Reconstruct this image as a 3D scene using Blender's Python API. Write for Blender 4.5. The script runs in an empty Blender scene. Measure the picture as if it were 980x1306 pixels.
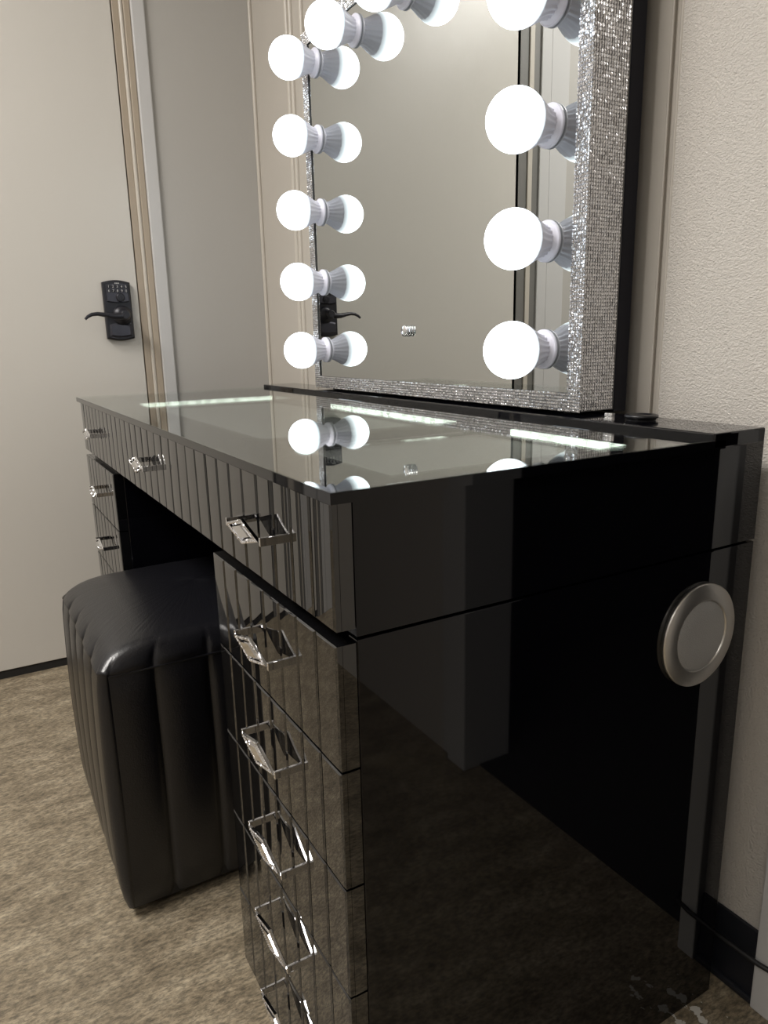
import bpy, bmesh, math, random
from mathutils import Vector, Matrix
random.seed(7)
SC = bpy.context.scene
COL = SC.collection

# ------------------------------------------------------------------ helpers
class MB:
    """collects verts and faces for ONE mesh object"""
    def __init__(s): s.v = []; s.f = []; s.sm = []
    def add(s, verts, faces, smooth=False):
        n = len(s.v); s.v += [tuple(v) for v in verts]
        for f in faces: s.f.append(tuple(i + n for i in f)); s.sm.append(smooth)
    def box(s, x0, x1, y0, y1, z0, z1, b=0.0):
        if b <= 0:
            s.add([(x0,y0,z0),(x1,y0,z0),(x1,y1,z0),(x0,y1,z0),(x0,y0,z1),(x1,y0,z1),(x1,y1,z1),(x0,y1,z1)],
                  [(0,3,2,1),(4,5,6,7),(0,1,5,4),(1,2,6,5),(2,3,7,6),(3,0,4,7)])
            return
        bm = bmesh.new(); bmesh.ops.create_cube(bm, size=1)
        for v in bm.verts:
            v.co = Vector(((x0+x1)/2 + v.co.x*(x1-x0), (y0+y1)/2 + v.co.y*(y1-y0), (z0+z1)/2 + v.co.z*(z1-z0)))
        bmesh.ops.bevel(bm, geom=bm.edges[:], offset=b, segments=2, profile=.5, affect='EDGES')
        s.bm(bm)
    def bm(s, bm, smooth=False, M=None):
        bm.verts.index_update()
        vs = [(M @ v.co) if M else v.co.copy() for v in bm.verts]
        s.add(vs, [[v.index for v in f.verts] for f in bm.faces], smooth); bm.free()
    def lathe(s, prof, M, n=32, smooth=True, caps=True, rib=None):
        """prof: list of (r, h); axis = local +Z of M"""
        vs = []
        for k, (r, h) in enumerate(prof):
            for i in range(n):
                a = 2*math.pi*i/n
                rr = r*(1 + (rib(k, i) if rib else 0))
                vs.append(M @ Vector((rr*math.cos(a), rr*math.sin(a), h)))
        fs = []
        for k in range(len(prof)-1):
            for i in range(n):
                j = (i+1) % n
                fs.append((k*n+i, k*n+j, (k+1)*n+j, (k+1)*n+i))
        s.add(vs, fs, smooth)
        if caps:
            m = len(prof)-1
            s.add(vs[:n], [tuple(range(n-1,-1,-1))]); s.add(vs[m*n:], [tuple(range(n))])
    def tube(s, pts, r, n=10, radii=None, flat=1.0):
        pts = [Vector(p) for p in pts]; vs = []; fs = []
        for k, p in enumerate(pts):
            d = (pts[min(k+1,len(pts)-1)] - pts[max(k-1,0)]).normalized()
            ref = Vector((0,0,1)) if abs(d.z) < .9 else Vector((1,0,0))
            a = d.cross(ref).normalized(); b = a.cross(d)
            rr = radii[k] if radii else r
            for i in range(n):
                t = 2*math.pi*i/n
                vs.append(p + a*rr*math.cos(t) + b*rr*flat*math.sin(t))
        for k in range(len(pts)-1):
            for i in range(n):
                j = (i+1) % n
                fs.append((k*n+i, k*n+j, (k+1)*n+j, (k+1)*n+i))
        s.add(vs, fs, True)
        m = len(pts)-1
        s.add(vs[:n], [tuple(range(n-1,-1,-1))]); s.add(vs[m*n:], [tuple(range(n))])
    def build(s, name, mat, parent=None):
        me = bpy.data.meshes.new(name); me.from_pydata(s.v, [], s.f)
        me.polygons.foreach_set('use_smooth', s.sm); me.update()
        bm = bmesh.new(); bm.from_mesh(me)
        bmesh.ops.recalc_face_normals(bm, faces=bm.faces); bm.to_mesh(me); bm.free()
        me.materials.append(mat)
        o = bpy.data.objects.new(name, me); COL.objects.link(o)
        if parent: o.parent = parent; o.matrix_parent_inverse = parent_inv(parent)
        return o

def parent_inv(p):
    return world(p).inverted()
def world(o):
    m = o.matrix_basis.copy()
    if o.parent: m = world(o.parent) @ o.matrix_parent_inverse @ m
    return m
def tag(o, label=None, cat=None, group=None, kind=None):
    if label: o['label'] = label
    if cat: o['category'] = cat
    if group: o['group'] = group
    if kind: o['kind'] = kind
    return o
def empty(name, loc):
    o = bpy.data.objects.new(name, None); COL.objects.link(o); o.location = loc
    o.empty_display_size = .05
    return o
def axisM(loc, d):
    """matrix with +Z along d"""
    return Matrix.Translation(loc) @ Vector(d).to_track_quat('Z','Y').to_matrix().to_4x4()

# ------------------------------------------------------------------ materials
def mat(name):
    m = bpy.data.materials.new(name); m.use_nodes = True
    return m, m.node_tree.nodes, m.node_tree.links, m.node_tree.nodes['Principled BSDF']
def simple(name, col, rough=.5, metal=0, ior=1.5, spec=.5, coat=0):
    m, N, L, P = mat(name)
    P.inputs['Base Color'].default_value = (*col, 1); P.inputs['Roughness'].default_value = rough
    P.inputs['Metallic'].default_value = metal; P.inputs['IOR'].default_value = ior
    P.inputs['Specular IOR Level'].default_value = spec; P.inputs['Coat Weight'].default_value = coat
    return m
def noise_bump(m, scale, strength, dist=.002, detail=4, vec_scale=(1,1,1), coord='Object', rough=.55):
    N, L, P = m.node_tree.nodes, m.node_tree.links, m.node_tree.nodes['Principled BSDF']
    tc = N.new('ShaderNodeTexCoord'); mp = N.new('ShaderNodeMapping'); mp.inputs['Scale'].default_value = vec_scale
    no = N.new('ShaderNodeTexNoise'); no.inputs['Scale'].default_value = scale; no.inputs['Detail'].default_value = detail
    no.inputs['Roughness'].default_value = rough
    bu = N.new('ShaderNodeBump'); bu.inputs['Strength'].default_value = strength; bu.inputs['Distance'].default_value = dist
    L.new(tc.outputs[coord], mp.inputs['Vector']); L.new(mp.outputs[0], no.inputs['Vector'])
    L.new(no.outputs['Fac'], bu.inputs['Height']); L.new(bu.outputs[0], P.inputs['Normal'])
    return m
def emit(name, col, strength):
    m, N, L, P = mat(name)
    P.inputs['Base Color'].default_value = (.8,.8,.8,1)
    P.inputs['Emission Color'].default_value = (*col, 1); P.inputs['Emission Strength'].default_value = strength
    return m

WALLC = (.45,.435,.41)
M = {}
M['wall'] = noise_bump(simple('painted_wall', WALLC, .42), 60, .12, .002)
M['door'] = noise_bump(simple('door_paint', (.60,.575,.53), .30), 22, .18, .003, detail=3, vec_scale=(1,1,.45))
M['casing'] = simple('casing_paint', (.55,.545,.54), .32)
M['jamb'] = simple('jamb_paint', (.40,.335,.26), .4)
M['reveal'] = simple('reveal_paint', (.17,.165,.155), .5)
M['bead'] = simple('bead_paint', (.54,.50,.44), .35)
M['trim'] = simple('panel_strip', (.50,.465,.415), .5)
M['ceiling'] = simple('ceiling_paint', (.8,.78,.74), .8)
M['baseboard'] = noise_bump(simple('rubber_cove_base', (.012,.013,.018), .45), 40, .1, .001)
M['rubber'] = simple('black_rubber', (.01,.01,.011), .5)
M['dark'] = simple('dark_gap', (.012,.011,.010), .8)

# woven vinyl wallpaper
m, N, L, P = mat('textured_wallpaper'); M['paper'] = m
tc = N.new('ShaderNodeTexCoord'); mp = N.new('ShaderNodeMapping'); mp.inputs['Scale'].default_value = (1, 1, 1.25)
no = N.new('ShaderNodeTexNoise'); no.inputs['Scale'].default_value = 330; no.inputs['Detail'].default_value = 2.5; no.inputs['Distortion'].default_value = .5
n2 = N.new('ShaderNodeTexNoise'); n2.inputs['Scale'].default_value = 800; n2.inputs['Detail'].default_value = 1
mx = N.new('ShaderNodeMath'); mx.operation = 'MULTIPLY_ADD'; mx.inputs[1].default_value = .35
bu = N.new('ShaderNodeBump'); bu.inputs['Strength'].default_value = .8; bu.inputs['Distance'].default_value = .003
L.new(tc.outputs['Object'], mp.inputs[0]); L.new(mp.outputs[0], no.inputs['Vector']); L.new(mp.outputs[0], n2.inputs['Vector'])
L.new(n2.outputs['Fac'], mx.inputs[0]); L.new(no.outputs['Fac'], mx.inputs[2]); L.new(mx.outputs[0], bu.inputs['Height']); L.new(bu.outputs[0], P.inputs['Normal'])
P.inputs['Base Color'].default_value = (.60,.565,.52,1); P.inputs['Roughness'].default_value = .42

# mottled vinyl floor
m, N, L, P = mat('mottled_vinyl_floor'); M['floor'] = m
tc = N.new('ShaderNodeTexCoord')
mp = N.new('ShaderNodeMapping'); mp.inputs['Rotation'].default_value = (0,0,math.radians(12)); mp.inputs['Scale'].default_value = (2.8, 1, 1)
a = N.new('ShaderNodeTexNoise'); a.inputs['Scale'].default_value = 9; a.inputs['Detail'].default_value = 9; a.inputs['Roughness'].default_value = .76; a.inputs['Distortion'].default_value = .15
b = N.new('ShaderNodeTexNoise'); b.inputs['Scale'].default_value = 75; b.inputs['Detail'].default_value = 6; b.inputs['Roughness'].default_value = .75
c = N.new('ShaderNodeTexNoise'); c.inputs['Scale'].default_value = 3.1; c.inputs['Detail'].default_value = 3
for n_ in (a,b): L.new(mp.outputs[0], n_.inputs['Vector'])
L.new(tc.outputs['Object'], mp.inputs[0]); L.new(tc.outputs['Object'], c.inputs['Vector'])
r1 = N.new('ShaderNodeValToRGB'); e = r1.color_ramp.elements
e[0].position = .34; e[0].color = (.135,.110,.074,1); e[1].position = .66; e[1].color = (.36,.31,.225,1)
k = e.new(.5); k.color = (.235,.195,.135,1)
r2 = N.new('ShaderNodeValToRGB'); e = r2.color_ramp.elements
e[0].position = .40; e[0].color = (.48,.48,.48,1); e[1].position = .60; e[1].color = (1.35,1.32,1.28,1)
mu = N.new('ShaderNodeMix'); mu.data_type = 'RGBA'; mu.blend_type = 'MULTIPLY'; mu.inputs['Factor'].default_value = .95
L.new(a.outputs['Fac'], r1.inputs[0]); L.new(b.outputs['Fac'], r2.inputs[0])
L.new(r1.outputs[0], mu.inputs['A']); L.new(r2.outputs[0], mu.inputs['B'])
r3 = N.new('ShaderNodeValToRGB'); e = r3.color_ramp.elements
e[0].position = .60; e[0].color = (0,0,0,1); e[1].position = .78; e[1].color = (.55,.55,.55,1)
L.new(c.outputs['Fac'], r3.inputs[0])
m3 = N.new('ShaderNodeMix'); m3.data_type = 'RGBA'; m3.inputs['B'].default_value = (.40,.33,.21,1)
L.new(r3.outputs[0], m3.inputs['Factor']); L.new(mu.outputs['Result'], m3.inputs['A'])
sc = N.new('ShaderNodeVectorMath'); sc.operation = 'DISTANCE'; sc.inputs[1].default_value = (.02,.50,0)
sr = N.new('ShaderNodeMapRange'); sr.inputs['From Min'].default_value = .03; sr.inputs['From Max'].default_value = .14; sr.inputs['To Min'].default_value = .10; sr.inputs['To Max'].default_value = -.2
sn = N.new('ShaderNodeTexNoise'); sn.inputs['Scale'].default_value = 42; sn.inputs['Detail'].default_value = 5
sa = N.new('ShaderNodeMath'); sa.operation = 'ADD'; sg = N.new('ShaderNodeMath'); sg.operation = 'GREATER_THAN'; sg.inputs[1].default_value = .68
L.new(tc.outputs['Object'], sc.inputs[0]); L.new(sc.outputs['Value'], sr.inputs['Value']); L.new(tc.outputs['Object'], sn.inputs['Vector'])
L.new(sn.outputs['Fac'], sa.inputs[0]); L.new(sr.outputs[0], sa.inputs[1]); L.new(sa.outputs[0], sg.inputs[0])
m4 = N.new('ShaderNodeMix'); m4.data_type = 'RGBA'; m4.inputs['B'].default_value = (.62,.60,.55,1)
L.new(sg.outputs[0], m4.inputs['Factor']); L.new(m3.outputs['Result'], m4.inputs['A'])
L.new(m4.outputs['Result'], P.inputs['Base Color'])
bu = N.new('ShaderNodeBump'); bu.inputs['Strength'].default_value = .2; bu.inputs['Distance'].default_value = .001
L.new(b.outputs['Fac'], bu.inputs['Height']); L.new(bu.outputs[0], P.inputs['Normal'])
P.inputs['Roughness'].default_value = .48

M['lacquer'] = simple('black_gloss_lacquer', (.0025,.0025,.004), .03, ior=1.47)
M['mirror_strip'] = simple('smoked_black_mirror', (.004,.004,.0045), .012, ior=1.92)
M['inner'] = simple('matte_black_board', (.004,.004,.006), .45)
M['chrome'] = simple('chrome', (.86,.86,.88), .06, metal=1)
M['crystal'] = simple('rhinestone', (.78,.78,.80), .19, metal=1)
M['glitter'] = simple('rhinestone_backing', (.14,.14,.14), .5, metal=.6)
M['brushed'] = simple('brushed_nickel', (.74,.72,.69), .36, metal=1)
M['grille'] = noise_bump(simple('speaker_mesh', (.62,.62,.62), .5, metal=.7), 900, .5, .001, detail=0)
M['velvet'] = noise_bump(simple('grey_velvet', (.20,.20,.195), .95), 300, .3, .001)
M['silver'] = simple('mirror_silver', (.58,.595,.585), .004, metal=1)
M['plastic'] = simple('white_plastic', (.74,.74,.84), .35)
M['bronze'] = simple('aged_bronze', (.022,.022,.028), .38, metal=.3)
M['bronze_light'] = simple('aged_bronze_worn', (.06,.06,.075), .35, metal=.5)
M['ink'] = simple('pale_ink', (.5,.5,.5), .5)
M['black'] = simple('black_board', (.005,.005,.010), .45, spec=.2)
M['disc'] = simple('black_plastic', (.01,.01,.012), .3)
M['bulb'] = emit('frosted_lit_bulb', (.86,.95,1.0), 4.2)
# the LEDs shine forward: the globe gets dimmer towards its heat sink
N, L, P = M['bulb'].node_tree.nodes, M['bulb'].node_tree.links, M['bulb'].node_tree.nodes['Principled BSDF']
tc = N.new('ShaderNodeTexCoord'); sx = N.new('ShaderNodeSeparateXYZ'); mr = N.new('ShaderNodeMapRange'); mr.interpolation_type = 'SMOOTHSTEP'
mr.inputs['From Min'].default_value = .484-.037; mr.inputs['From Max'].default_value = .484-.066; mr.inputs['To Min'].default_value = .5; mr.inputs['To Max'].default_value = 4.2
L.new(tc.outputs['Object'], sx.inputs[0]); L.new(sx.outputs['Y'], mr.inputs['Value']); L.new(mr.outputs[0], P.inputs['Emission Strength'])
P.inputs['Base Color'].default_value = (.4,.42,.46,1)

# leather
m = simple('black_leather', (.006,.006,.008), .29, ior=1.55); M['leather'] = m
N, L, P = m.node_tree.nodes, m.node_tree.links, m.node_tree.nodes['Principled BSDF']
tc = N.new('ShaderNodeTexCoord')
v1 = N.new('ShaderNodeTexVoronoi'); v1.inputs['Scale'].default_value = 420
w1 = N.new('ShaderNodeTexNoise'); w1.inputs['Scale'].default_value = 17; w1.inputs['Detail'].default_value = 5
ad = N.new('ShaderNodeMath'); ad.operation = 'MULTIPLY_ADD'; ad.inputs[1].default_value = 2.2
bu = N.new('ShaderNodeBump'); bu.inputs['Strength'].default_value = .14; bu.inputs['Distance'].default_value = .0012
for q in (v1, w1): L.new(tc.outputs['Object'], q.inputs['Vector'])
L.new(w1.outputs['Fac'], ad.inputs[0]); L.new(v1.outputs['Distance'], ad.inputs[2]); L.new(ad.outputs[0], bu.inputs['Height']); L.new(bu.outputs[0], P.inputs['Normal'])

# LED strip: a row of beads behind a diffuser
m, N, L, P = mat('led_strip'); M['led'] = m
tc = N.new('ShaderNodeTexCoord'); wv = N.new('ShaderNodeTexNoise'); wv.inputs['Scale'].default_value = 75; wv.inputs['Detail'].default_value = 0
mr = N.new('ShaderNodeMapRange'); mr.inputs['From Min'].default_value = .35; mr.inputs['From Max'].default_value = .62
mr.inputs['To Min'].default_value = 2.2; mr.inputs['To Max'].default_value = 4.2
L.new(tc.outputs['Object'], wv.inputs['Vector']); L.new(wv.outputs['Fac'], mr.inputs['Value']); L.new(mr.outputs[0], P.inputs['Emission Strength'])
P.inputs['Emission Color'].default_value = (.86,1,.86,1)

# thin clear glass sheet: fresnel reflection over straight transmission
m, N, L, P = mat('clear_glass'); M['glass'] = m
N.remove(P); out = N['Material Output']
tr = N.new('ShaderNodeBsdfTransparent'); tr.inputs[0].default_value = (.95,.965,.955,1)
gl = N.new('ShaderNodeBsdfGlossy'); gl.inputs['Roughness'].default_value = .002; gl.inputs['Color'].default_value = (.97,.98,.97,1)
fr = N.new('ShaderNodeFresnel'); ge = N.new('ShaderNodeNewGeometry'); io = N.new('ShaderNodeMapRange')
io.inputs['To Min'].default_value = 1.95; io.inputs['To Max'].default_value = 1/1.95
L.new(ge.outputs['Backfacing'], io.inputs['Value']); L.new(io.outputs[0], fr.inputs['IOR'])
mx = N.new('ShaderNodeMixShader'); L.new(fr.outputs[0], mx.inputs[0]); L.new(tr.outputs[0], mx.inputs[1]); L.new(gl.outputs[0], mx.inputs[2]); L.new(mx.outputs[0], out.inputs['Surface'])

# ------------------------------------------------------------------ dimensions (metres)
Ld, D, T = 1.323, .559, .019          # desk length, depth, drawer front thickness
H, ZT = .787, .776                    # glass top, case top
OV = .0115
YL, H2, YLB = .452, .794, .542        # rear ledge
ZS = .657                             # seam between upper case and pedestals
PW = .338                             # pedestal width
ZD = [.654 - .1186*i for i in range(6)]
FX, BY, RY = -1.650, .605, .596       # far wall, back wall, raised panel at the right
RX, NY, CZ = 2.7, -2.7, 2.6

# ------------------------------------------------------------------ setting
def struct(b, name, m_, parent=None):
    o = b.build(name, m_, parent)
    if not parent: o['kind'] = 'structure'
    return o
b = MB(); b.box(FX-.1, RX+.1, NY-.1, 2.2, -.05, 0); struct(b, 'floor', M['floor'])
b = MB(); b.box(FX-.1, RX+.1, NY-.1, 2.2, CZ, CZ+.05); struct(b, 'ceiling', M['ceiling'])
# far wall with the door opening  (opening y DO0..DO1, z up to 2.06)
DO0, DO1 = -.612, .2745
b = MB(); b.box(FX-.1, FX, NY, DO0, 0, CZ); b.box(FX-.1, FX, DO1, BY, 0, CZ); b.box(FX-.1, FX, DO0, DO1, 2.09, CZ)
struct(b, 'wall_left', M['wall'])
b = MB(); b.box(FX-.1, RX+.1, NY-.1, NY, 0, CZ); struct(b, 'wall_front', M['wall'])
b = MB(); b.box(RX, RX+.1, NY, RY, 0, CZ); struct(b, 'wall_right', M['wall'])
# back wall: plain part, raised smooth strip, papered part, then a doorway into an unlit room
b = MB(); b.box(FX-.1, -.60, BY, BY+.1, 0, CZ); b.box(-.60, -.197, RY, BY+.1, 0, CZ); struct(b, 'wall_back', M['trim'])
DX0, DX1 = .072, .61
b = MB(); b.box(-.183, DX0-.02, RY, BY+.1, 0, CZ); b.box(DX1+.02, RX+.1, RY, BY+.1, 0, CZ); b.box(DX0-.02, DX1+.02, RY, BY+.1, 2.1, CZ)
struct(b, 'wall_back_papered', M['paper'])
b = MB(); b.box(-.197, -.183, RY+.006, BY+.1, 0, CZ); b.tube([(-.1835,RY+.001,0),(-.1835,RY+.001,CZ)], .0025, 8); b.tube([(-.1975,RY+.001,0),(-.1975,RY+.001,CZ)], .002, 8)
struct(b, 'trim_1', M['trim'])
# vertical cover strips on the plain back wall, left of the mirror
b = MB(); b.tube([(-1.401,BY-.002,0),(-1.401,BY-.002,CZ)], .0075, 8); b.tube([(-1.377,BY-.002,0),(-1.377,BY-.002,CZ)], .007, 8); b.tube([(-1.312,BY-.002,0),(-1.312,BY-.002,CZ)], .007, 8); struct(b, 'trim_2', M['bead'])
b = MB(); b.tube([(FX+.004, BY-.004, 0), (FX+.004, BY-.004, CZ)], .006, 8); struct(b, 'trim_3', M['bead'])
# doorway casing and closet beyond
b = MB(); b.box(.045, DX0, RY-.014, BY+.1, 0, 2.1, .002); b.box(DX1, DX1+.06, RY-.014, BY+.1, 0, 2.1, .002); b.box(DX1+.06, DX1+.095, RY-.001, RY+.01, 0, 2.1); b.box(.045, DX1+.06, RY-.014, BY+.1, 2.08, 2.16, .002)
struct(b, 'trim_4', M['casing'])
b = MB(); b.box(-.1, 0, BY+.1, 2.0, 0, CZ); b.box(1.0, 1.1, BY+.1, 2.0, 0, CZ); b.box(-.1, 1.1, 2.0, 2.1, 0, CZ); struct(b, 'wall_closet', M['dark'])  # near-black wall colour stands in for the closet's missing light
b = MB(); b.box(0, 1.0, BY+.02, 2.0, 0, .004); struct(b, 'closet_dark_sheet', M['dark'])  # dark sheet added over the floor to keep the desk side's reflection black
# rubber cove base
b = MB(); b.box(-.6, .045, RY-.005, RY, 0, .113, .002); b.box(-.6, .045, RY-.012, RY, 0, .01, .003); struct(b, 'baseboard_back', M['baseboard'])
b = MB(); b.box(FX, -.6, BY-.005, BY, 0, .113, .002); struct(b, 'baseboard_back_plain', M['baseboard'])
b = MB(); b.box(FX, FX+.005, .322, BY-.005, 0, .113, .002); struct(b, 'baseboard_left', M['baseboard'])

# door in the far wall
door = MB(); door.box(FX-.045, FX-.003, -.6055, .2262, .024, 2.06, .002)
dr = struct(door, 'door_1', M['door']); tag(dr, 'cream painted flush door with a black keypad lock', 'door')
b = MB(); b.box(FX-.09, FX-.012, .229, DO1, 0, 2.09); b.box(FX-.09, FX-.012, DO0, -.606, 0, 2.09); b.box(FX-.09, FX-.012, DO0, DO1, 2.064, 2.09)
b.box(FX-.012, FX-.004, .229, .2465, 0, 2.09, .002); b.box(FX-.012, FX+.001, .2565, DO1, 0, 2.09, .003)
struct(b, 'trim_5', M['jamb'])
b = MB(); b.tube([(FX-.004,.2515,0),(FX-.004,.2515,2.09)], .0055, 10); b.box(FX-.010, FX+.008, -.671, -.650, 0, 2.09, .002); struct(b, 'trim_6', M['bead'])
b = MB(); b.box(FX-.002, FX+.010, DO1, .3095, 0, 2.0895, .003); b.box(FX-.002, FX+.010, -.75, -.703, 0, 2.0895, .003); b.box(FX-.002, FX+.010, -.75, .3095, 2.09, 2.16, .003)
b.box(FX-.002, FX+.006, -.838, -.753, 0, 2.16, .002)
struct(b, 'trim_7', M['casing'])
b = MB(); b.box(FX-.03, FX+.002, -.650, -.612, 0, 2.09); b.box(FX-.03, FX+.002, -.703, -.671, 0, 2.09); struct(b, 'trim_8', M['reveal'])
b = MB(); b.box(FX-.1, FX-.006, -.605, .2285, 0, .022); struct(b, 'trim_9', M['dark'])

# keypad lock with lever
LX = FX - .003
lk = MB()
ya, yb, za, zb = .1315, .2040, .921, 1.069
def plate(x, y0, y1, z0, z1, bow, n=14):
    """outline with bowed top and bottom"""
    pts = []
    for i in range(n+1):
        t = i/n; pts.append((x, y0+(y1-y0)*t, z0 - bow*math.sin(math.pi*t)))
    for i in range(n+1):
        t = 1-i/n; pts.append((x, y0+(y1-y0)*t, z1 + bow*math.sin(math.pi*t)))
    return pts
def extr(B, p0, p1):
    n = len(p0); B.add(p0+p1, [tuple(range(n-1,-1,-1)), tuple(range(n,2*n))] + [(i,(i+1)%n,n+(i+1)%n,n+i) for i in range(n)])
extr(lk, plate(LX, ya, yb, za, zb, .006), plate(LX+.013, ya, yb, za, zb, .006))
extr(lk, plate(LX+.013, ya, yb, za, zb, .006), plate(LX+.017, ya+.004, yb-.004, za+.004, zb-.004, .006))
lock = lk.build('door_lock', M['bronze'], dr); lock['label'] = 'black keypad lock'
kp = MB(); extr(kp, plate(LX+.017, ya+.007, yb-.007, 1.018, zb-.006, .003), plate(LX+.024, ya+.009, yb-.009, 1.020, zb-.008, .003)); kp.build('keypad', M['bronze_light'], lock)
cyl = MB(); cyl.lathe([(.0115,0),(.0115,.003),(.009,.0045)], axisM((LX+.024,.1735,1.0290),(1,0,0)), 24); cyl.lathe([(.004,.0045),(.004,.006)], axisM((LX+.024,.1735,1.0290),(1,0,0)), 12); cyl.build('thumb_turn', M['bronze'], lock)
lo = MB(); extr(lo, plate(LX+.017, ya+.008, yb-.008, za+.006, .958, .004), plate(LX+.021, ya+.012, yb-.012, za+.010, .954, .003)); lo.build('lower_panel', M['bronze_light'], lock)
lv = MB()
lv.lathe([(.026,0),(.026,.006),(.020,.011),(.013,.014),(.012,.040),(.014,.046),(.010,.052)], axisM((LX+.015,.1755,.982),(1,0,0)), 28)
pts = [(LX+.055,0.1775,0.9810),(LX+.060,.1625,.978),(LX+.061,.1425,.978),(LX+.060,0.1225,0.9820),(LX+.058,0.1045,0.9845),(LX+.057,0.0905,0.9830),(LX+.058,0.0795,0.9775),(LX+.060,0.0725,0.9710)]
lv.tube(pts, .006, 12, radii=[.010,.009,.0075,.006,.0052,.0048,.0042,.0034])
lv.build('lever', M['bronze'], lock)
for r_, row in enumerate(('12345','67890')):
    for c_, ch in enumerate(row):
        y_ = .1455 + c_*.0112; z_ = 1.0570 - r_*.0112
        bt = MB(); bt.box(LX+.0235, LX+.0255, y_-.0046, y_+.0046, z_-.0043, z_+.0043, .0012); bo = bt.build('keypad_button', M['bronze'], lock)
        cu = bpy.data.curves.new('digit','FONT'); cu.body = ch; cu.size = .0095; cu.align_x = 'CENTER'; cu.align_y = 'CENTER'; cu.extrude = .0002
        to = bpy.data.objects.new('digit_text', cu); COL.objects.link(to)
        dg = bpy.context.evaluated_depsgraph_get(); me = bpy.data.meshes.new_from_object(to.evaluated_get(dg)); bpy.data.objects.remove(to)
        me.transform(Matrix.Translation((LX+.0258, y_, z_)) @ Matrix.Rotation(math.pi/2, 4, 'Z') @ Matrix.Rotation(math.pi/2, 4, 'X'))
        me.materials.clear(); me.materials.append(M['ink'])
        # printed figure joined into its button
        nb = bo.data; base = len(nb.vertices)
        bm = bmesh.new(); bm.from_mesh(nb); nf = len(bm.faces); bm.from_mesh(me)
        bm.faces.ensure_lookup_table()
        for f in bm.faces[nf:]: f.material_index = 1
        bm.to_mesh(nb); bm.free(); nb.materials.append(M['ink'])
lg = MB(); 
for q in range(3): lg.box(LX+.024, LX+.0246, .1620+q*.0042, .1650+q*.0042, 1.0645, 1.0672)
lg.build('emblem', M['ink'], lock)

# ------------------------------------------------------------------ vanity desk
desk = empty('vanity_desk', (-Ld/2, D/2, 0))
tag(desk, 'black gloss vanity desk with fluted mirrored drawers and glass top against the wall', 'desk')

# upper case: a tray with open wells under the glass
cx0, cx1 = -.984, -.338
WELLS = [(-.292,-.026,.070,.364), (-1.030,-.330,.070,.364), (-1.298,-1.062,.070,.364)]
b = MB()
b.box(-Ld, 0, T, D, ZS+.0015, .769)
b.box(-Ld, 0, T, T+.045, .769, ZT); b.box(-Ld, 0, .370, D, .769, ZT); b.box(-Ld, -Ld+.018, T+.045, .370, .769, ZT); b.box(-.018, 0, T+.045, .370, .769, ZT)
up = b.build('upper_case', M['lacquer'], desk)
# top board with window openings (grid of cells around the wells)
b = MB()
xs = sorted({-Ld-OV, OV, *[w[0] for w in WELLS], *[w[1] for w in WELLS]}); ys = [-.006, .070, .364, YL+.02]
z0, z1 = ZT+.0005, H-.0012
def solid(i, j):
    if not (0 <= i < len(xs)-1 and 0 <= j < 3): return False
    if j != 1: return True
    xm = (xs[i]+xs[i+1])/2
    return not any(w[0] < xm < w[1] for w in WELLS)
for i in range(len(xs)-1):
    for j in range(3):
        if not solid(i,j): continue
        a0, a1, b0, b1 = xs[i], xs[i+1], ys[j], ys[j+1]
        b.add([(a0,b0,z1),(a1,b0,z1),(a1,b1,z1),(a0,b1,z1)], [(0,1,2,3)]); b.add([(a0,b0,z0),(a1,b0,z0),(a1,b1,z0),(a0,b1,z0)], [(3,2,1,0)])
        if not solid(i-1,j): b.add([(a0,b0,z0),(a0,b1,z0),(a0,b1,z1),(a0,b0,z1)], [(0,1,2,3)])
        if not solid(i+1,j): b.add([(a1,b0,z0),(a1,b1,z0),(a1,b1,z1),(a1,b0,z1)], [(0,1,2,3)])
        if not solid(i,j-1): b.add([(a0,b0,z0),(a1,b0,z0),(a1,b0,z1),(a0,b0,z1)], [(0,1,2,3)])
        if not solid(i,j+1): b.add([(a0,b1,z0),(a1,b1,z0),(a1,b1,z1),(a0,b1,z1)], [(0,1,2,3)])
b.build('tabletop', M['lacquer'], desk)
b = MB(); b.box(-Ld-OV, OV, -.006, YL+.015, H-.001, H, .0003); o = b.build('glass_sheet', M['glass'], desk); o['label'] = 'clear glass sheet over the lit display wells'
for w in WELLS:
    b = MB(); b.box(w[0]-.004, w[1]+.004, w[2]-.004, w[3]+.004, .7691, .7700); b.build('display_mat', M['velvet'], desk)
zl0, zl1 = .7775, .7855
for (x0,x1,y0,y1) in ((-1.0295,-1.0265,.074,.360), (-.735,-.335,.3605,.3635), (-.215,-.030,.3605,.3635)):
    b = MB(); b.box(x0,x1,y0,y1,zl0,zl1); b.build('light_strip', M['led'], desk)
# rear ledge
b = MB(); b.box(-Ld-OV+.015, OV, YL, YLB, ZT+.001, H2, .0018); b.build('rear_ledge', M['lacquer'], desk)

# pedestals
def pedestal(x0, x1):
    b = MB(); t = .016
    b.box(x0, x0+t, T, D, 0, ZS-.0015, .0012); b.box(x1-t, x1, T, D, 0, ZS-.0015, .0012)
    b.box(x0+t, x1-t, D-.01, D, 0, ZS-.002); b.box(x0+t, x1-t, T+.002, D-.01, ZS-.02, ZS-.002); b.box(x0+t, x1-t, T+.002, D-.01, .045, .06)
    b.box(x0+t, x1-t, T+.04, T+.055, 0, .045)
    for z in ZD[1:5]: b.box(x0+t, x1-t, T+.004, D-.012, z-.006, z+.004)
    return b.build('pedestal', M['lacquer'], desk)
pedestal(-PW, 0); pedestal(-Ld, -Ld+PW)
b = MB(); b.box(-Ld+PW, -PW, D-.012, D-.004, 0, ZS); b.build('modesty_panel', M['inner'], desk)

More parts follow.
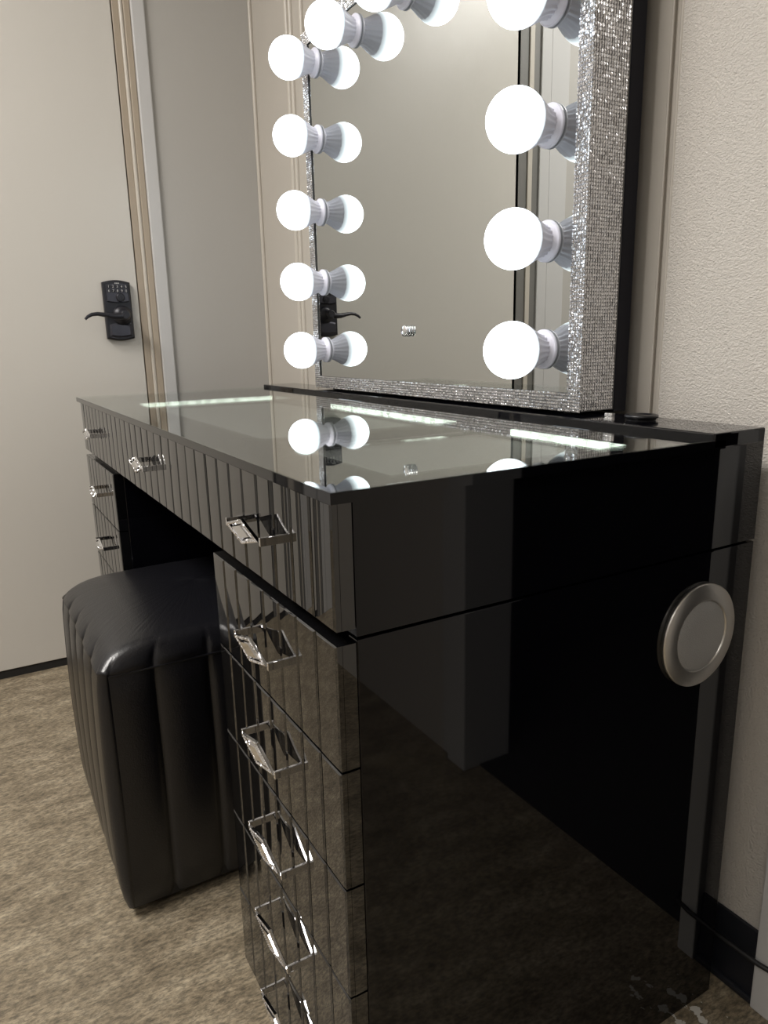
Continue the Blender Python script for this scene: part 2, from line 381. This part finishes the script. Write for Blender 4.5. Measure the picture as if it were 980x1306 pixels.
def strips_mesh(B, x0, x1, z0, z1, n):
    """fluted front made of narrow bevelled mirror strips"""
    w = (x1-x0)/n; bv = .0028; bz = .0016; K = 8
    B.box(x0, x1, .006, T-.0005, z0, z1)
    for i in range(n):
        a0, a1 = x0+i*w+.0004, x0+(i+1)*w-.0004
        k = random.uniform(-1,1)*.00016 - .0001; q = random.uniform(-1,1)*.0003; sg = random.uniform(.00018,.00034)
        lo, hi = [], []
        for m_ in range(K+1):                                   # gently convex face
            u_ = m_/K*2-1; x = a0+bv+(a1-a0-2*bv)*m_/K; y = k*u_ - sg*(1-u_*u_)
            lo.append((x, y-q, z0+bz)); hi.append((x, y+q, z1-bz))
        B.add(lo+hi, [(m_, m_+1, K+2+m_, K+1+m_) for m_ in range(K)], True)
        s_ = [(a0,.0011,z0),(a1,.0011,z0),(a1,.0011,z1),(a0,.0011,z1)]
        r_ = [(a0,.0065,z0),(a1,.0065,z0),(a1,.0065,z1),(a0,.0065,z1)]
        B.add(s_+r_, [(4+j,4+(j+1)%4,(j+1)%4,j) for j in range(4)])
        B.add([s_[0],s_[3],hi[0],lo[0]], [(0,1,2,3)]); B.add([s_[1],s_[2],hi[K],lo[K]], [(0,1,2,3)])
        B.add([s_[0],s_[1]]+lo, [(0,1)+tuple(range(K+2,1,-1))]); B.add([s_[3],s_[2]]+hi, [(0,1)+tuple(range(K+2,1,-1))])

def handle_mesh(cx, cz):
    """diamond plate rimmed with stones on two flat chrome arms"""
    B = MB(); w, h, p = .0485, .0130, -.0185
    def dia(s_, y): return [(cx-w*s_, y, cz), (cx, y, cz+h*s_), (cx+w*s_, y, cz), (cx, y, cz-h*s_)]
    o0, o1 = dia(1, p+.003), dia(.97, p); i1, i0 = dia(.74, p), dia(.72, p+.003)
    n = 4
    for A_, B_ in ((o0,o1),(o1,i1),(i1,i0),(i0,o0)):
        B.add(A_+B_, [(j,(j+1)%4,4+(j+1)%4,4+j) for j in range(4)])
    bk = dia(.985, p+.0034); B.add(bk, [(0,1,2,3)])
    # inner faceted lozenge
    c0 = dia(.64, p+.003); c1 = dia(.50, p-.0012)
    B.add(c0+c1, [(j,(j+1)%4,4+(j+1)%4,4+j) for j in range(4)] + [(4,5,6,7),(3,2,1,0)])
    B.box(cx-w*.66, cx+w*.66, p+.0022, p+.0035, cz-.0012, cz+.0012)
    # stones along the rim
    for j in range(4):
        a_, b_ = Vector(dia(.86,p)[j]), Vector(dia(.86,p)[(j+1)%4])
        for q in range(14):
            c = a_.lerp(b_, (q+.5)/14); r = .0017
            st = [c+Vector((-r,0,0)), c+Vector((0,0,r)), c+Vector((r,0,0)), c+Vector((0,0,-r)), c+Vector((random.uniform(-.5,.5)*r,-.0012,random.uniform(-.5,.5)*r))]
            B.add(st, [(0,1,4),(1,2,4),(2,3,4),(3,0,4)])
    for s_ in (-1, 1):
        x = cx + s_*w
        B.box(x-.0017, x+.0017, p+.001, .0015, cz-.0042, cz+.0042, .0005)
    return B
G_ = .0012
def drawer(x0, x1, z0, z1, n):
    B = MB(); strips_mesh(B, x0+G_, x1-G_, z0+G_, z1-G_, n)
    d = B.build('drawer', M['mirror_strip'], desk)
    h = handle_mesh((x0+x1)/2, (z0+z1)/2-.002).build('handle', M['chrome'], d)
    return d
ZU0, ZU1 = .6645, ZT-.0
drawer(-PW, 0, ZU0, ZU1, 8); drawer(-Ld+PW, -PW, ZU0, ZU1, 15); drawer(-Ld, -Ld+PW, ZU0, ZU1, 8)
for i in range(5):
    drawer(-PW, 0, ZD[i+1], ZD[i], 8); drawer(-Ld, -Ld+PW, ZD[i+1], ZD[i], 8)

# round speaker on the right side panel
SM = axisM((0, .4655, .5575), (1,0,0))
b = MB(); b.lathe([(.0610,0),(.0625,.003),(.0625,.0048),(.0612,.0058),(.0440,.0076),(.0432,.0076),(.0428,.0040)], SM, 64, caps=False)
sp = b.build('speaker', M['brushed'], desk); sp['label'] = 'round brushed metal speaker'
b = MB(); b.lathe([(.0427,.0035),(.0425,.0058),(.0410,.0064),(.020,.0066),(.001,.0066)], SM, 64, caps=True); b.build('speaker_grille', M['grille'], sp)

# ------------------------------------------------------------------ mirror with bulbs
MX1, MX0 = -.2160, -1.0584            # right / left edges
MYF, MZ0, MZ1 = .484, .797, 1.528
mir = empty('vanity_mirror', ((MX0+MX1)/2, .52, H2))
tag(mir, 'large rhinestone framed mirror with lit globe bulbs standing on the desk', 'mirror')
b = MB(); b.box(MX0+.020, MX1-.020, MYF, MYF+.004, MZ0+.018, MZ1-.018); b.build('mirror_glass', M['silver'], mir)
FW, FD = .0265, .0625
def frame_boxes(inset, B, y0, y1, w):
    x0, x1, z0, z1 = MX0+inset, MX1-inset, MZ0+inset, MZ1-inset
    B.box(x0, x1, y0, y1, z0, z0+w); B.box(x0, x1, y0, y1, z1-w, z1)
    B.box(x0, x0+w, y0, y1, z0+w, z1-w); B.box(x1-w, x1, y0, y1, z0+w, z1-w)
b = MB(); frame_boxes(.0015, b, MYF-.0025, MYF+FD, FW-.003)
fr_ = b.build('frame', M['glitter'], mir); fr_['label'] = 'silver rhinestone covered frame'
# rhinestones: small faceted pyramids set in rows on the front and the outer edges
S = .0046
st = MB()
def stones(org, du, dv, nrm, lu, lv, ku=.46, kv=.40):
    nu, nv = max(1,round(lu/S)), max(1,round(lv/S)); su, sv = lu/nu, lv/nv
    org, du, dv, nrm = map(Vector, (org, du, dv, nrm))
    for i in range(nu):
        for j in range(nv):
            c = org + du*su*(i+.5) + dv*sv*(j+.5)
            a_, b_ = du*su*ku, dv*sv*kv
            tp = nrm*.0013; r = lambda: random.uniform(-.16,.16)
            jt = nrm*.0004
            base = [c-a_-b_, c+a_-b_, c+a_+b_, c-a_+b_]
            ox, oy = a_*r()*2, b_*r()*2
            k1, k2 = random.uniform(-.0002,.0002), random.uniform(-.0002,.0002)
            top = [c+tp+ox+oy-a_*.5-b_*.5-nrm*(k1+k2), c+tp+ox+oy+a_*.5-b_*.5+nrm*(k1-k2), c+tp+ox+oy+a_*.5+b_*.5+nrm*(k1+k2), c+tp+ox+oy-a_*.5+b_*.5-nrm*(k1-k2)]
            st.add(base+top, [(4,5,6,7)] + [(q,(q+1)%4,4+(q+1)%4,4+q) for q in range(4)])
X,Y,Z = (1,0,0),(0,1,0),(0,0,1)
w_, h_ = MX1-MX0, MZ1-MZ0
yf = MYF-.0025
stones((MX0,yf,MZ0), X, Z, (0,-1,0), w_, FW); stones((MX0,yf,MZ1-FW), X, Z, (0,-1,0), w_, FW)
stones((MX0,yf,MZ0+FW), X, Z, (0,-1,0), FW, h_-2*FW, .40, .46); stones((MX1-FW,yf,MZ0+FW), X, Z, (0,-1,0), FW, h_-2*FW, .40, .46)
stones((MX1-.0015,yf,MZ0+.002), Y, Z, X, FD, h_-.004, .35, .48); stones((MX0+.0015,yf,MZ0+.002), Y, Z, (-1,0,0), FD, h_-.004, .35, .48)
stones((MX0,yf,MZ1-.0015), X, Y, Z, w_, FD)
st.build('rhinestones', M['crystal'], mir)
b = MB(); b.box(MX0+.001, MX1-.0005, MYF+FD, MYF+FD+.0245, .7947, MZ1-.002, .001); o = b.build('back_panel', M['black'], mir); o['label'] = 'black back panel'
for x in (MX0+.05, MX1-.05):
    b = MB(); b.lathe([(.012,0),(.012,.0035)], Matrix.Translation((x,.515,H2)), 20); b.build('foot', M['disc'], mir)

def bulb(px, pz):
    A = axisM((px, MYF, pz), (0,-1,0))
    B = MB()
    r, c = .0390, .0600
    prof = []
    a0 = math.radians(58)
    for k in range(19):
        t = a0 + (math.pi-a0)*k/18
        prof.append((max(r*math.sin(t), .0004), c - r*math.cos(t)))
    B.lathe(prof, A, 40, caps=True)
    g = B.build('light_bulb', M['bulb'], mir)
    n = MB()
    n.lathe([(.0255,.0),(.0256,.0010),(.0275,.0013),(.0275,.004),(.0262,.0052)], A, 40)
    n.lathe([(.0255,.0050),(.0225,.0075),(.0205,.0100)], A, 40)
    n.lathe([(.0205,.0098),(.0207,.0120),(.0228,.0190),(.0268,.0270),(.0312,.0350),(.0333,.0396)], A, 80, rib=lambda k,i: (.045 if (i//2)%2 else -.045)*(1-.8*k/5))
    n.build('socket', M['plastic'], g)
    return g
uR, uL, v0, sp_ = MX1-.0749, MX1-.7831, MZ0+.0849, .1440
for i in range(5):
    bulb(uL, v0+sp_*i); bulb(uR, v0+sp_*i)
for k in (1,2,3): bulb(uR + (uL-uR)*k/4, v0+sp_*4)
# touch dimmer on the glass
b = MB(); KM = axisM((MX1-.436, MYF, MZ0+.118), (0,-1,0))
b.lathe([(.0095,0),(.0100,.001),(.0100,.0045),(.0092,.0052),(.0100,.006),(.0100,.0095),(.0092,.0108),(.0006,.0111)], KM, 32)
o = b.build('dimmer_knob', M['chrome'], mir); o['label'] = 'small chrome touch knob'

# ------------------------------------------------------------------ small things on the ledge
b = MB(); DM = Matrix.Translation((-.128,.500,H2))
b.lathe([(.018,0),(.018,.0025),(.0205,.0032),(.0205,.0062),(.0190,.0072),(.0130,.0072),(.0120,.0060),(.0006,.0060)], DM, 40)
tag(b.build('power_grommet', M['disc']), 'flat black disc lying on the rear ledge right of the mirror', 'grommet')
b = MB()
for i in range(2):
    for j in range(2):
        x, z = -.1505+i*.0064, H2+.0002+j*.0052
        b.box(x, x+.0058, .458, .464, z, z+.0048, .0011)
b.box(-.1500, -.1382, .459, .4635, H2+.0002, H2+.0102)
tag(b.build('crystal_clip', M['crystal']), 'tiny sparkling crystal block at the front of the rear ledge', 'ornament')

# ------------------------------------------------------------------ ottoman
SX0, SX1, SY0, SY1, SZ0, SZ1 = -.970, -.553, -.124, .292, .020, .436
ott = empty('ottoman', ((SX0+SX1)/2, (SY0+SY1)/2, 0))
tag(ott, 'black leather cube ottoman with vertical channels in the kneehole of the desk', 'ottoman')
NCH = 5
def chan(t, depth=.007):
    """channel depth along a face, t in 0..NCH, deepest in the stitched groove"""
    f = t - math.floor(t); g = min(f, 1-f)
    return -depth*math.exp(-g/.045) - .0035*(1-math.sin(math.pi*f))
CR = .017                                     # corner radius
wx, wy = SX1-SX0, SY1-SY0
def ring():
    """closed outline: (x, y, nx, ny, channel offset, is_side)"""
    out = []
    def face(p, d, n, ln, side):
        m = 120
        for i in range(m):
            t = CR + (ln-2*CR)*i/(m-1)
            out.append((p[0]+d[0]*t, p[1]+d[1]*t, n[0], n[1], chan(t/ln*NCH) if .12 < t/ln*NCH < NCH-.12 else chan(.5), side))
    def corner(c, a0):
        for i in range(1, 9):
            a = a0 + math.pi/2*i/9
            out.append((c[0]+CR*math.cos(a), c[1]+CR*math.sin(a), math.cos(a), math.sin(a), chan(.5), 0))
    face((SX0,SY0), (1,0), (0,-1), wx, 0); corner((SX1-CR,SY0+CR), -math.pi/2)
    face((SX1,SY0), (0,1), (1,0), wy, 1); corner((SX1-CR,SY1-CR), 0)
    face((SX1,SY1), (-1,0), (0,1), wx, 0); corner((SX0+CR,SY1-CR), math.pi/2)
    face((SX0,SY1), (0,-1), (-1,0), wy, 2); corner((SX0+CR,SY0+CR), math.pi)
    return out
def arc(e, r): 
    q = max(0., min(1., e/r)); return r*math.sqrt(max(0., 1-(1-q)**2))
ZB = .4235
def top_z(x, y):
    """straight seam all round, pillowed top"""
    ex = max(0., min(x-SX0, SX1-x)); ey = max(0., min(y-SY0, SY1-y))
    u = (x-(SX0+SX1)/2)/(wx/2); v = (y-(SY0+SY1)/2)/(wy/2)
    return ZB + .034*arc(ey/.085, 1)*arc(ex/.028, 1) + .026*max(0,1-u**2)**.6*max(0,1-v**2)**.6
rg = ring(); n = len(rg)
V = []; nz_ = 20
cxm, cym = (SX0+SX1)/2, (SY0+SY1)/2
for k in range(nz_+1):
    q = k/nz_
    for (x,y,nx,ny,c_,sd) in rg:
        zt = top_z(x, y); z = SZ0 + (zt-SZ0)*q
        bulge = .005*math.sin(math.pi*q) - .004*math.exp(-(1-q)*.4/.010)*(1 if sd else .6) - .008*math.exp(-q*.4/.02)
        o = c_*((1-math.exp(-(1-q)*.4/.010)) if sd else 1) + bulge
        V.append((x+nx*o, y+ny*o, z))
def seamz(i): return V[nz_*n+i]
walls = [[], [], []]
for k in range(nz_):
    for i in range(n):
        j_ = (i+1) % n
        sd = rg[i][5] if rg[i][5] == rg[j_][5] else 0
        walls[sd].append((k*n+i, k*n+j_, (k+1)*n+j_, (k+1)*n+i))
# top loops
base = nz_*n; loops = [.001,.003,.006,.010,.015,.022,.03,.04,.052,.066,.085,.11,.14,.17,.195]
TV = list(V); prev = base; topf = []
for d in loops:
    st_ = len(TV)
    for i,(x,y,nx,ny,c_,sd) in enumerate(rg):
        fx_ = 1-d/(wx/2); fy_ = 1-d/(wy/2)
        o = c_*math.exp(-d/.008) - .003*min(1, d/.004)
        x_ = cxm + (x+nx*o*math.exp(-d/.02)-cxm)*fx_; y_ = cym + (y+ny*o*math.exp(-d/.02)-cym)*fy_
        z = top_z(cxm+(x-cxm)*fx_, cym+(y-cym)*fy_)
        if not sd and abs(ny) > .9: z += c_*max(0, 1-d/.018)*.5
        z += random.uniform(-1,1)*.0002
        TV.append((x_, y_, z))
    for i in range(n):
        j_ = (i+1) % n; topf.append((prev+i, prev+j_, st_+j_, st_+i))
    prev = st_
TV.append((cxm, cym, top_z(cxm, cym))); topf += [(prev+i, prev+(i+1)%n, len(TV)-1) for i in range(n)]
B = MB(); B.add(TV, walls[0]+topf, True); B.build('leather_cover', M['leather'], ott)
for sd in (1, 2):
    B = MB(); B.add(V, walls[sd], True); B.build('side_panel', M['leather'], ott)
    pp = [(V[base+i][0], V[base+i][1], V[base+i][2]+.0005) for i in range(n) if rg[i][5] == sd]
    pb = MB(); pb.tube(pp[::2], .0018, 8); pb.build('piping', M['leather'], ott)
b = MB(); b.box(SX0+.012, SX1-.012, SY0+.014, SY1-.014, .016, .10); b.build('base_board', M['inner'], ott)
for x in (SX0+.05, SX1-.05):
    for y in (SY0+.05, SY1-.05):
        b = MB(); b.lathe([(.014,0),(.018,.018)], Matrix.Translation((x,y,0)), 20); b.build('foot', M['disc'], ott)

# ------------------------------------------------------------------ cable along the wall
b = MB()
b.tube([(-.30,.575,.050),(-.15,.576,.068),(-.014,.577,.0775),(.055,.5765,.0805),(.078,.583,.079),(.092,.61,.072),(.10,.66,.055),(.13,.76,.02),(.2,.9,.004)], .0035, 8)
tag(b.build('cable', M['rubber']), 'thin black cable running along the wall behind the desk', 'cable')

# ------------------------------------------------------------------ ceiling lights
def ceiling_light(x, y, w, d, power, col):
    b = MB()
    b.box(x-w/2-.03, x+w/2+.03, y-d/2-.03, y-d/2, CZ-.04, CZ); b.box(x-w/2-.03, x+w/2+.03, y+d/2, y+d/2+.03, CZ-.04, CZ)
    b.box(x-w/2-.03, x-w/2, y-d/2, y+d/2, CZ-.04, CZ); b.box(x+w/2, x+w/2+.03, y-d/2, y+d/2, CZ-.04, CZ)
    o = b.build('ceiling_light', M['casing'])
    tag(o, 'rectangular ceiling light above the room', 'light', 'ceiling lights')
    la = bpy.data.lights.new('lamp', 'AREA'); la.shape = 'RECTANGLE'; la.size = w; la.size_y = d; la.energy = power; la.color = col
    lo_ = bpy.data.objects.new('lamp', la); COL.objects.link(lo_); lo_.location = (x, y, CZ-.015); lo_.parent = o
WARM = (1.0, .96, .915)
ceiling_light(-.55, -1.25, 1.2, .6, 66, WARM)
ceiling_light(1.45, -1.75, 1.2, .6, 18, WARM)
w = bpy.data.worlds.new('world'); SC.world = w; w.use_nodes = True
w.node_tree.nodes['Background'].inputs[0].default_value = (.5,.48,.45,1); w.node_tree.nodes['Background'].inputs[1].default_value = .05

# ------------------------------------------------------------------ camera
yaw, pitch, roll, f = 1.0478, -.2326, -.0224, 920.92
fwd = Vector((-math.sin(yaw)*math.cos(pitch), math.cos(yaw)*math.cos(pitch), math.sin(pitch)))
rt = Vector((math.cos(yaw), math.sin(yaw), 0)); upv = rt.cross(fwd)
r = rt*math.cos(roll) + upv*math.sin(roll); u = -rt*math.sin(roll) + upv*math.cos(roll)
cam = bpy.data.cameras.new('camera'); co = bpy.data.objects.new('camera', cam); COL.objects.link(co)
R3 = Matrix((r, u, -fwd)).transposed()
co.matrix_world = Matrix.Translation((.4994, -.2401, .8983)) @ R3.to_4x4()
cam.sensor_fit = 'VERTICAL'; cam.sensor_height = 36; cam.lens = f/1306*36; cam.clip_start = .01
SC.camera = co
vs_ = SC.view_settings; vs_.view_transform = 'Standard'; vs_.look = 'None'; vs_.gamma = 1; vs_.use_curve_mapping = False
vs_.exposure = 0.16
